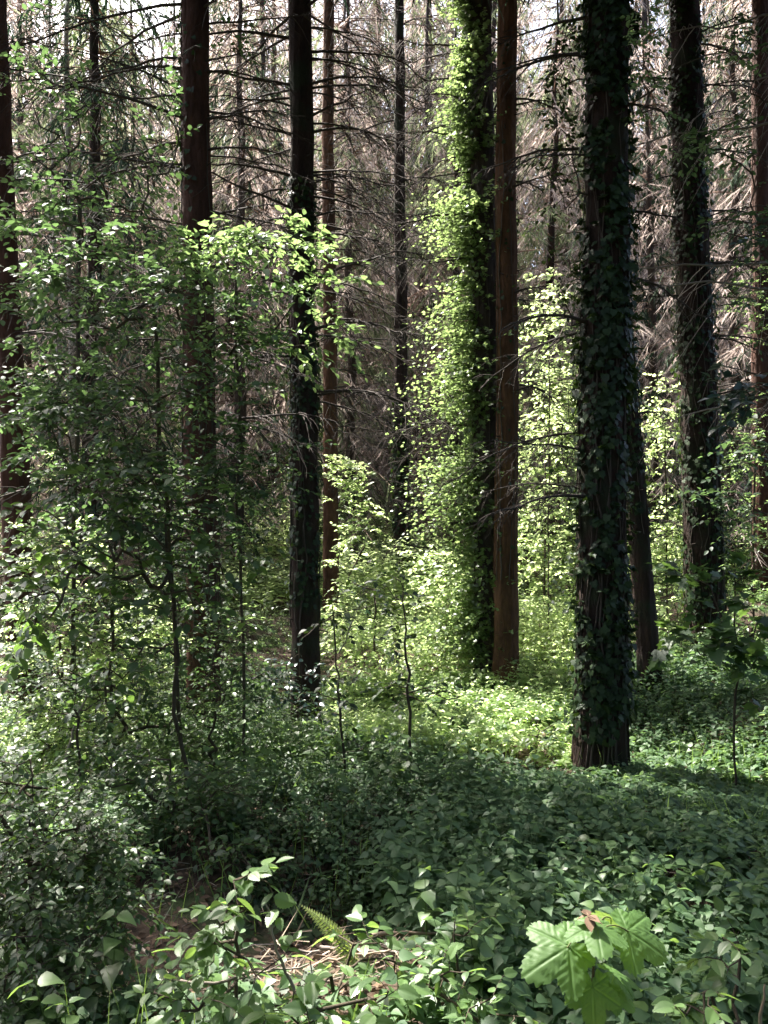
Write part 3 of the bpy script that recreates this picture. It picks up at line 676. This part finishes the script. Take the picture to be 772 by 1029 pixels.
bush('tall pale bush at the back of the clearing', 560, 16.5, 560, 330,
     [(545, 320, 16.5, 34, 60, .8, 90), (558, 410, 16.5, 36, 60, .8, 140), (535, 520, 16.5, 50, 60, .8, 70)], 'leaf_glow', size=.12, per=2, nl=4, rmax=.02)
bush('pale green sapling clump far behind the pale birch stems', 110, 15, 110, 380,
     [(90, 400, 15, 50, 70, 1, 70), (150, 460, 15, 40, 60, 1, 50), (50, 480, 14.5, 50, 60, 1, 50)], 'leaf_glow', size=.08, per=2, rmax=.016)
bush('far green bush behind the slim twiggy trunk and the ochre trunk', 300, 18, 300, 440,
     [(270, 500, 18, 40, 50, 1, 50), (350, 520, 18, 40, 40, 1, 50), (420, 540, 18, 40, 40, 1, 50)], 'leaf_hazel', size=.09, per=2, rmax=.016)
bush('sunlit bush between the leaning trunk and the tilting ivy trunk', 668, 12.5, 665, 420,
     [(660, 430, 12.5, 24, 60, .5, 80), (668, 540, 12.5, 28, 60, .5, 100), (660, 630, 12, 30, 50, .6, 60), (690, 680, 10.4, 40, 25, .5, 50)], 'leaf_glow', size=.085, per=2, nl=5, rmax=.014)
bush('green bush on the bank at the right edge', 752, 11.5, 755, 460,
     [(755, 300, 12.5, 30, 60, .6, 40), (745, 450, 12, 30, 60, .6, 60), (740, 540, 11, 40, 50, .6, 70), (760, 620, 9.5, 40, 40, .5, 60)], 'leaf_hazel', size=.07, per=2, rmax=.016)
bush('slender tree hanging leafy green sprays over the right edge', 800, 7.4, 790, 90,
     [(740, 230, 7.3, 40, 22, .3, 22), (700, 150, 7.2, 40, 20, .3, 16), (755, 130, 7.4, 26, 60, .3, 20), (760, 300, 7.4, 26, 40, .3, 20), (750, 440, 7.4, 26, 50, .3, 26), (735, 500, 7.4, 40, 40, .3, 24), (760, 40, 7.4, 30, 40, .3, 14)], 'leaf_mid', size=.075, rmax=.014, name='young_tree', cat='tree', per=1)
bush('glossy blue-green leafy branch at the right edge', 775, 6.6, 770, 330,
     [(745, 385, 6.5, 30, 22, .2, 18), (735, 410, 6.5, 26, 14, .2, 10), (765, 240, 6.6, 20, 20, .2, 6)], 'leaf_blue', size=.11, spray=.2, nl=5, rmax=.012)
bush('broad-leaved maple sapling on the right bank', 735, 6.2, 735, 560,
     [(740, 600, 6.1, 45, 40, .3, 26), (700, 640, 6.1, 40, 30, .3, 18), (755, 660, 6.0, 30, 40, .3, 18), (690, 575, 6.3, 26, 20, .2, 8)], 'leaf_dark', T=IV, TF=IVF, size=.13, spray=.2, nl=4, rmax=.01)
bush('low glossy holly in front of the slim dark trunk', 300, 7.4, 300, 640,
     [(290, 680, 7.4, 34, 30, .3, 40), (310, 700, 7.3, 25, 20, .2, 20), (370, 590, 8.6, 20, 30, .3, 12)], 'leaf_blue', size=.06, rmax=.01)
def sapling(label, px, d, top, topy, blobs, leafm='leaf_ivy', size=.07, rmax=.013):
    b = gpt(px, d, -.05); return shrub('sapling', label, 'sapling', b, upright(b, P(top, topy, d), 18, .016), blobs, leafm, size=size, rmax=rmax, rmin=.0022, spray=.2)
sapling('thin wavy dark sapling in the middle, its leaves at mid height', 413, 6.4, 402, 560, [(398, 640, 6.4, 18, 40, .2, 16), (405, 690, 6.4, 30, 20, .2, 10), (455, 690, 6.6, 40, 14, .2, 9), (395, 580, 6.4, 20, 30, .2, 8)])
sapling('thin dark sapling leaning right of the slim trunk', 347, 5.8, 331, 590, [(340, 690, 5.8, 26, 30, .2, 12), (350, 760, 5.8, 26, 30, .2, 12), (331, 620, 5.8, 14, 30, .2, 8)])
sapling('thin sapling before the clearing, left of the thickest trunk', 535, 7.4, 540, 690, [(540, 730, 7.4, 20, 30, .2, 18)], 'leaf_dark', .06)
sapling('bare thin sapling between the leaning trunk and the tilting trunk', 688, 9.6, 668, 560, [(665, 575, 9.6, 14, 20, .2, 5)], 'leaf_hazel', .05)
sapling('slender sapling with twigs under the left bushes', 80, 4.4, 75, 640, [(70, 700, 4.4, 40, 30, .2, 12)], 'leaf_dark', .05)

# ------------------------------------------------------------------ ground cover and litter (past counting)
def wedge(n, y0, y1, pw=1.0, mg=.6):
    y = y0 + (y1 - y0) * U(0, 1, n) ** pw; x = U(-1, 1, n) * (y * W / 2 / F * 1.12 + mg)
    return np.stack([x, y, ground(x, y)], -1)
def patch(p, s, seed):
    r_ = np.random.default_rng(seed); o = 0
    for i in range(6):
        a = r_.uniform(0, 6.28); o = o + np.sin((p[:, 0] * math.cos(a) + p[:, 1] * math.sin(a)) * s * r_.uniform(.6, 1.6) + r_.uniform(0, 6.28))
    return o / 2.4
def to_px(p): return W / 2 + p[:, 0] / p[:, 1] * F
def herbs(name, label, n, y0, y1, leafm, size, hh, rule, pairs=4, T=None, TF=None, pw=1.0):
    if T is None: T, TF = NL, NLF
    p = wedge(n, y0, y1, pw); p = p[rule(p)]; n = len(p)
    h = U(hh[0], hh[1], n) * np.clip(1 + .55 * patch(p, 1.3, 3), .3, 2); tip = p + UP * h[:, None] + G(.07, (n, 3)) * [1, 1, .2]
    ms, ml = MB(), MB()
    q = np.linspace(0, 1, 3)[None, :, None]
    ml.tubes(p[:, None] * (1 - q) + tip[:, None] * q, np.array([[.0022, .0018, .001]]), 3)
    for k in range(pairs):
        s = .4 + .6 * (k + .8) / pairs; a0 = U(0, PI, n) + k * PI / 2
        c = p * (1 - s) + tip * s
        for sg in (0, PI):
            o = np.stack([np.cos(a0 + sg), np.sin(a0 + sg), U(-.45, .25, n)], -1)
            ml.leaves(T, TF, c + o * .008, o, UP + G(.3, (n, 3)) + o * .2, size * (1.15 - .5 * s) * U(.55, 1.25, n))
    return tag(ml.build(name, leafm), label, 'plants', kind='stuff')
bare = lambda p: (((p[:, 0] + .75) / .8) ** 2 + ((p[:, 1] - 3.6) / 1.4) ** 2) + .5 * patch(p, 3.0, 21) + U(-.45, .45, len(p))
brush = lambda p: ((p[:, 0] + .16) / .38) ** 2 + ((p[:, 1] - 2.85) / .46) ** 2 > 1
herbs('nettle_cover', 'dense nettles covering the woodland floor', 13000, 1.7, 10.5, 'leaf_nettle', .088, (.12, .34),
      lambda p: (to_px(p) > 250 + 140 * patch(p, .9, 8)) & (bare(p) > .9) & brush(p) & (patch(p, 2.1, 5) > -.75), 4, pw=.8)
herbs('nettle_seedlings', 'low seedling plants between the nettles', 14000, 1.7, 9, 'leaf_nettle', .055, (.05, .16), lambda p: (bare(p) > .35) & (patch(p, 1.7, 6) > -.5) & brush(p), 3)
herbs('left_undergrowth', 'mixed low undergrowth under the left bushes', 15000, 3, 17, 'leaf_hazel', .055, (.12, .40), lambda p: (to_px(p) < 330) & (bare(p) > 1) & (patch(p, 1.3, 9) > -.7), 4)
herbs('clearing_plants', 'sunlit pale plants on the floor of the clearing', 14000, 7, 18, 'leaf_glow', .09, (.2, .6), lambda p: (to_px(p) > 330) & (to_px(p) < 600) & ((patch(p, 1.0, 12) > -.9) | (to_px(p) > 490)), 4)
herbs('bank_plants', 'pale leafy plants on the right bank', 7000, 6, 16, 'leaf_hazel', .075, (.15, .45), lambda p: (to_px(p) > 590) & (patch(p, 1.0, 14) > -.6), 4)
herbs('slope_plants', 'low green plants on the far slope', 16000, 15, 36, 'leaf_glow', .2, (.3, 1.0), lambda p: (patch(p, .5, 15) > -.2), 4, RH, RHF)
herbs('floor_ivy', 'dark ivy creeping over the woodland floor', 9000, 2.6, 10, 'leaf_ivy', .06, (.03, .10), lambda p: patch(p, 1.5, 31) > .1, 2, IV, IVF)
herbs('broad_herbs', 'broad pale herbs among the nettles', 900, 2.2, 8, 'leaf_bramble', .10, (.15, .38), lambda p: (patch(p, 1.9, 41) > .2) & (bare(p) > .9) & brush(p), 3)
def grass():
    p = wedge(5000, 1.6, 9, .8); p = p[patch(p, 2.6, 51) > .35]; n = len(p); b = MB()
    b.leaves(strand(.03), STF, p, G(.45, (n, 3)) + UP, G(1, (n, 3)), U(.12, .38, n))
    tag(b.build('grass', 'leaf_bramble'), 'thin grass blades among the herbs', 'grass', kind='stuff')
grass()
def litter():
    p = wedge(26000, 1.5, 12, .8); n = len(p)
    b = MB(); b.leaves(RH, RHF, p + UP * U(.004, .03, n)[:, None], G(1, (n, 3)) * [1, 1, .25], UP + G(.5, (n, 3)), U(.02, .06, n))
    tag(b.build('leaf_litter', 'litter'), 'brown fallen leaves on the woodland floor', 'leaf litter', kind='stuff')
    b = MB(); p = wedge(2600, 1.6, 10, .8); n = len(p); a = U(0, 6.28, n); L = U(.05, .3, n)
    d = np.stack([np.cos(a), np.sin(a), U(-.1, .25, n)], -1); q = np.linspace(-.5, .5, 4)[None, :, None]
    b.tubes(p[:, None] + UP * .02 + d[:, None] * L[:, None, None] * q + G(.008, (n, 4, 3)), np.full((n, 4), .0022), 3)
    tag(b.build('twig_litter', 'twig_pale'), 'small dry twigs strewn over the woodland floor', 'twigs', kind='stuff')
litter()

# ------------------------------------------------------------------ things in the foreground
def stick(label, a, b_, r, m='twig_pale', twigs=3):
    mb = MB(); s = np.linspace(0, 1, 12); L = np.linalg.norm(b_ - a)
    ax = a + (b_ - a) * s[:, None] + np.stack([noise1(s * 6, int(rng.integers(1e6))) for _ in range(3)], -1) * .03 * L
    mb.tubes(ax, r * (1 - .6 * s), 6)
    for i in range(twigs):
        j = int(U(3, 10)); d = nrm((b_ - a) / L + G(.5, 3)); q = np.linspace(0, 1, 5)[:, None]
        mb.tubes(ax[j] + d * q * L * U(.15, .4) + G(.006, (5, 3)) * q, r * .4 * (1.1 - q[:, 0]), 4)
    o = mb.build('fallen_branch', m, None, (a + b_) / 2); tag(o, label, 'fallen branch', 'fallen branches on the woodland floor')
def on(px, py, d, up=0): return P(px, py, d) + UP * up
stick('pale broken stick lying on the dark soil, lower left', gpt(112, 3.5, .06), gpt(150, 3.25, .10), .014, 'twig_pale', 1)
stick('thin pale stick leaning among the left bushes', P(62, 770, 5.6), P(88, 690, 5.7), .014, 'twig_pale', 0)
stick('bleached twig tuft in front of the ochre trunk', P(338, 655, 8.2), P(368, 585, 8.0), .008, 'twig_pale', 9)
stick('grey bare twig arching out of the bramble, lower left', P(300, 1010, 2.3), P(262, 900, 2.3), .006, 'twig_pale', 4)
stick('long thin bare twig lying over the bramble at the bottom', P(180, 985, 2.3), P(310, 965, 2.3), .005, 'twig_pale', 4)
stick('curved pale cane at the right bottom corner', P(760, 1040, 2.2), P(764, 985, 2.2), .006, 'straw', 0)
for i, lab in enumerate(['reddish dry twig topmost in the sunlit brushwood', 'pale straw-coloured twig lying across the sunlit brushwood', 'dark thin twig at the left end of the brushwood', 'short forked twig at the right end of the brushwood',
                         'bent dry cane under the brushwood', 'long thin twig leaning on the brushwood']):
    a = np.array([-.36 + .06 * i, 3.0 + U(-.12, .12), 0]); b_ = a + np.array([U(.2, .42), U(-.12, .12), 0])
    a[2] = float(ground(a[0], a[1])) + U(.02, .06) + .015 * i; b_[2] = float(ground(b_[0], b_[1])) + U(.02, .14) + .015 * i
    stick(lab, a, b_, U(.004, .009), 'straw' if i % 2 else 'twig_pale', 4)
def fallen_needles():
    b = MB(); n = 200; x = G(.22, n) - .16; y = 3.0 + G(.18, n); p = np.stack([x, y, ground(x, y) + U(.0, .12, n)], -1)
    d = np.stack([G(1, n), G(1, n), G(.25, n)], -1)
    b.leaves(strand(.05), STF, p, d, UP + G(.6, (n, 3)), U(.06, .16, n))
    tag(b.build('dry_grass', 'straw'), 'dry straw and bracken on the sunlit foreground floor', 'dry grass', kind='stuff')
fallen_needles()

def bramble(label, px, d, top, ty, blobs, size=.075):
    b = gpt(px, d, -.03)
    return shrub('bramble', label, 'bramble', b, upright(b, P(top, ty, d), 10, .03), blobs, 'leaf_bramble', 'stem', size * .82, .11, 5, SE, SEF, rmax=.006, rmin=.0018, flat=.4, droop=.3)
bramble('sunlit bramble with ribbed leaves at the bottom left', 235, 2.35, 240, 900,
        [(250, 885, 2.3, 26, 12, .08, 4), (225, 915, 2.3, 32, 18, .12, 6), (200, 940, 2.3, 22, 12, .1, 5), (240, 960, 2.25, 50, 25, .12, 6), (190, 1005, 2.15, 50, 25, .12, 9)])
bramble('bramble right of the sunlit one, along the bottom edge', 320, 2.3, 310, 960,
        [(295, 1000, 2.2, 36, 24, .12, 7), (270, 1020, 2.1, 60, 14, .1, 8), (385, 1008, 2.2, 36, 18, .1, 7), (360, 940, 2.6, 34, 16, .1, 6), (340, 985, 2.5, 50, 16, .1, 8), (400, 960, 2.7, 34, 20, .1, 6)])
bramble('small bramble shoot with pale tips left of the maple seedling', 455, 2.4, 455, 920,
        [(450, 945, 2.4, 20, 14, .06, 4), (470, 930, 2.4, 14, 14, .06, 3), (440, 985, 2.3, 40, 22, .1, 9), (480, 1010, 2.2, 40, 20, .1, 9)], .06)
bramble('low bramble at the bottom right corner', 735, 2.3, 740, 960, [(730, 950, 2.3, 35, 25, .12, 9), (700, 1005, 2.2, 45, 22, .1, 10)], .07)

def fern(label, a, b_, lift, wid):
    t = thing('fern', a, label, 'fern'); ms, ml = MB(), MB()
    s = np.linspace(0, 1, 30); ax = a + (b_ - a) * s[:, None] + UP * (lift * np.sin(s * 2.6))[:, None]
    ms.tubes(ax, .0025 * (1 - .8 * s), 4)
    tv = nrm(np.gradient(ax, axis=0)); sd = nrm(np.cross(tv, UP))
    for i in range(5, 30):
        L = wid * math.sin(min(1, (i - 3) / 9) * PI / 2) * (1.05 - s[i]) * 1.25
        for sg in (1, -1):
            n = 11; q = (np.arange(n) + .5) / n
            d = nrm(sd[i] * sg + tv[i] * .35 - UP * .15)
            p = ax[i] + d * (q * L)[:, None]
            ms.tubes(np.stack([ax[i], ax[i] + d * L]), [.0009, .0004], 3)
            for s2 in (1, -1):
                ml.leaves(RH, RHF, p, tv[i] * s2 + d * .5, UP + G(.2, (n, 3)), L * .26 * (1.1 - q * .9))
    ms.build('stalk', 'stem_green', t, a); ml.build('fronds', 'fern', t, a)
fern('pale green fern frond arching above the brushwood', P(372, 985, 2.75), P(300, 912, 2.8), .05, .095)

def seedling_leaf(b, size, base, d, nn, seed, curl=.3, fold=.25):
    """one five-lobed toothed maple leaf with sunken veins"""
    r_ = np.random.default_rng(seed)
    lob = [(-2.15, .52), (-1.05, .82), (0, 1.0), (1.05, .82), (2.15, .52)]
    na, nr = 228, 16; th = np.linspace(-PI, PI, na, endpoint=False)
    def outline(t):
        v = .46
        for a, L in lob:
            dl = (t - a + PI) % (2 * PI) - PI
            v = max(v, L * max(0, 1 - abs(dl / .86) ** 1.75) ** .85 + .0, .47 * L ** .3 * math.exp(-(dl / .75) ** 4))
        return v * (1 if abs(t) < 2.75 else max(.18, 1 - (abs(t) - 2.75) * 2.1))
    ol = np.array([outline(t) for t in th]) * (1 - .085 * ((th * 19 / PI + .12 * np.sin(th * 5)) % 1) ** 1.5 + .05) * (1 + r_.normal(0, .015, na))
    V = [(0, 0, 0)]
    for k in range(1, nr + 1):
        for i, t in enumerate(th):
            rr = ol[i] * k / nr; x, y = rr * math.sin(t), rr * math.cos(t)
            dv = min(abs((t - a + PI) % (2 * PI) - PI) * rr for a, L in lob)
            z = -.022 * math.exp(-(dv / .028) ** 2) * min(1, rr * 4) + (.007 * math.sin(rr * 52 - dv * 44) + .006 * math.sin(rr * 21 + 9 * dv + seed)) * min(1, dv * 12) - curl * rr * rr * .6 - fold * abs(x) * .35 + .02 * math.sin(3 * x + seed) 
            V.append((x, y + .12, z))
    T = np.array(V)
    d = nrm(d); sd = nrm(np.cross(d, nn)); n2 = np.cross(sd, d)
    Vw = base + size * (T[:, :1] * sd + T[:, 1:2] * d + T[:, 2:] * n2)
    b.add(Vw, np.array([(0, 1 + (i + 1) % na, 1 + i) for i in range(na)])); b.n -= len(Vw); b.v.pop()
    i = np.arange(na)[None]; k = (np.arange(nr - 1) * na)[:, None]; i2 = (i + 1) % na
    b.add(Vw, np.stack([1 + k + i, 1 + k + i2, 1 + k + na + i2, 1 + k + na + i], -1).reshape(-1, 4))
def maple_seedling():
    d0 = 1.95; base = gpt(590, d0, -.03)
    t = thing('maple_seedling', base, 'large-leaved bright green maple seedling in the lower right foreground', 'seedling')
    top = P(594, 935, d0); b = MB(); ax = upright(base, top, 12, .006); b.tubes(ax, np.linspace(.006, .0035, 12), 8); b.build('stem', 'stem', t, base)
    # base px,py,depth offset ; tip px,py,depth ; size ; normal ; material
    LV = [((574, 944, 0), (515, 978, -.06), .172, (-.25, -.75, .8), 'leaf_sycamore', 1), ((594, 922, .02), (606, 962, -.13), .135, (.05, -.7, 1), 'leaf_sycamore', 2),
          ((622, 928, .03), (676, 958, .0), .15, (.55, -.75, .7), 'leaf_sycamore', 3), ((584, 924, .06), (548, 940, .10), .13, (-.3, .1, 1), 'leaf_yellow', 4),
          ((606, 918, .08), (645, 920, .14), .12, (.2, .0, 1), 'leaf_yellow', 5), ((592, 982, -.01), (596, 1030, -.06), .12, (-.1, -1, .6), 'leaf_sycamore', 6),
          ((610, 972, .05), (652, 985, .08), .11, (.2, -.1, 1), 'leaf_sycamore', 7), ((612, 990, .02), (636, 1008, .0), .08, (.2, -.5, 1), 'leaf_sycamore', 8)]
    for (bx, by, bd), (tx, ty, td), sz, nn, m, sd in LV:
        p, q = P(bx, by, d0 + bd), P(tx, ty, d0 + td)
        b = MB(); seedling_leaf(b, sz * .76, p, q - p, np.array(nn, float), sd, .30, .30)
        o = b.build('leaf', m, t, base, True)
        s0 = ax[-1] if by < 950 else ax[-4]
        b = MB(); s = np.linspace(0, 1, 8)[:, None]; b.tubes(s0 + (p + (q - p) * .12 - s0) * s + UP * .02 * np.sin(s * PI), .0018, 5); b.build('leaf_stalk', 'stem_green', o, base)
    b = MB(); n = 9; a_ = U(0, 6.28, n); b.leaves(OV, OVF, np.repeat([P(588, 916, d0)], n, 0), np.stack([np.cos(a_), np.sin(a_), U(-.5, .3, n)], -1), UP + G(.5, (n, 3)), U(.022, .045, n)); b.build('wilted_tip', 'litter', t, base)
maple_seedling()
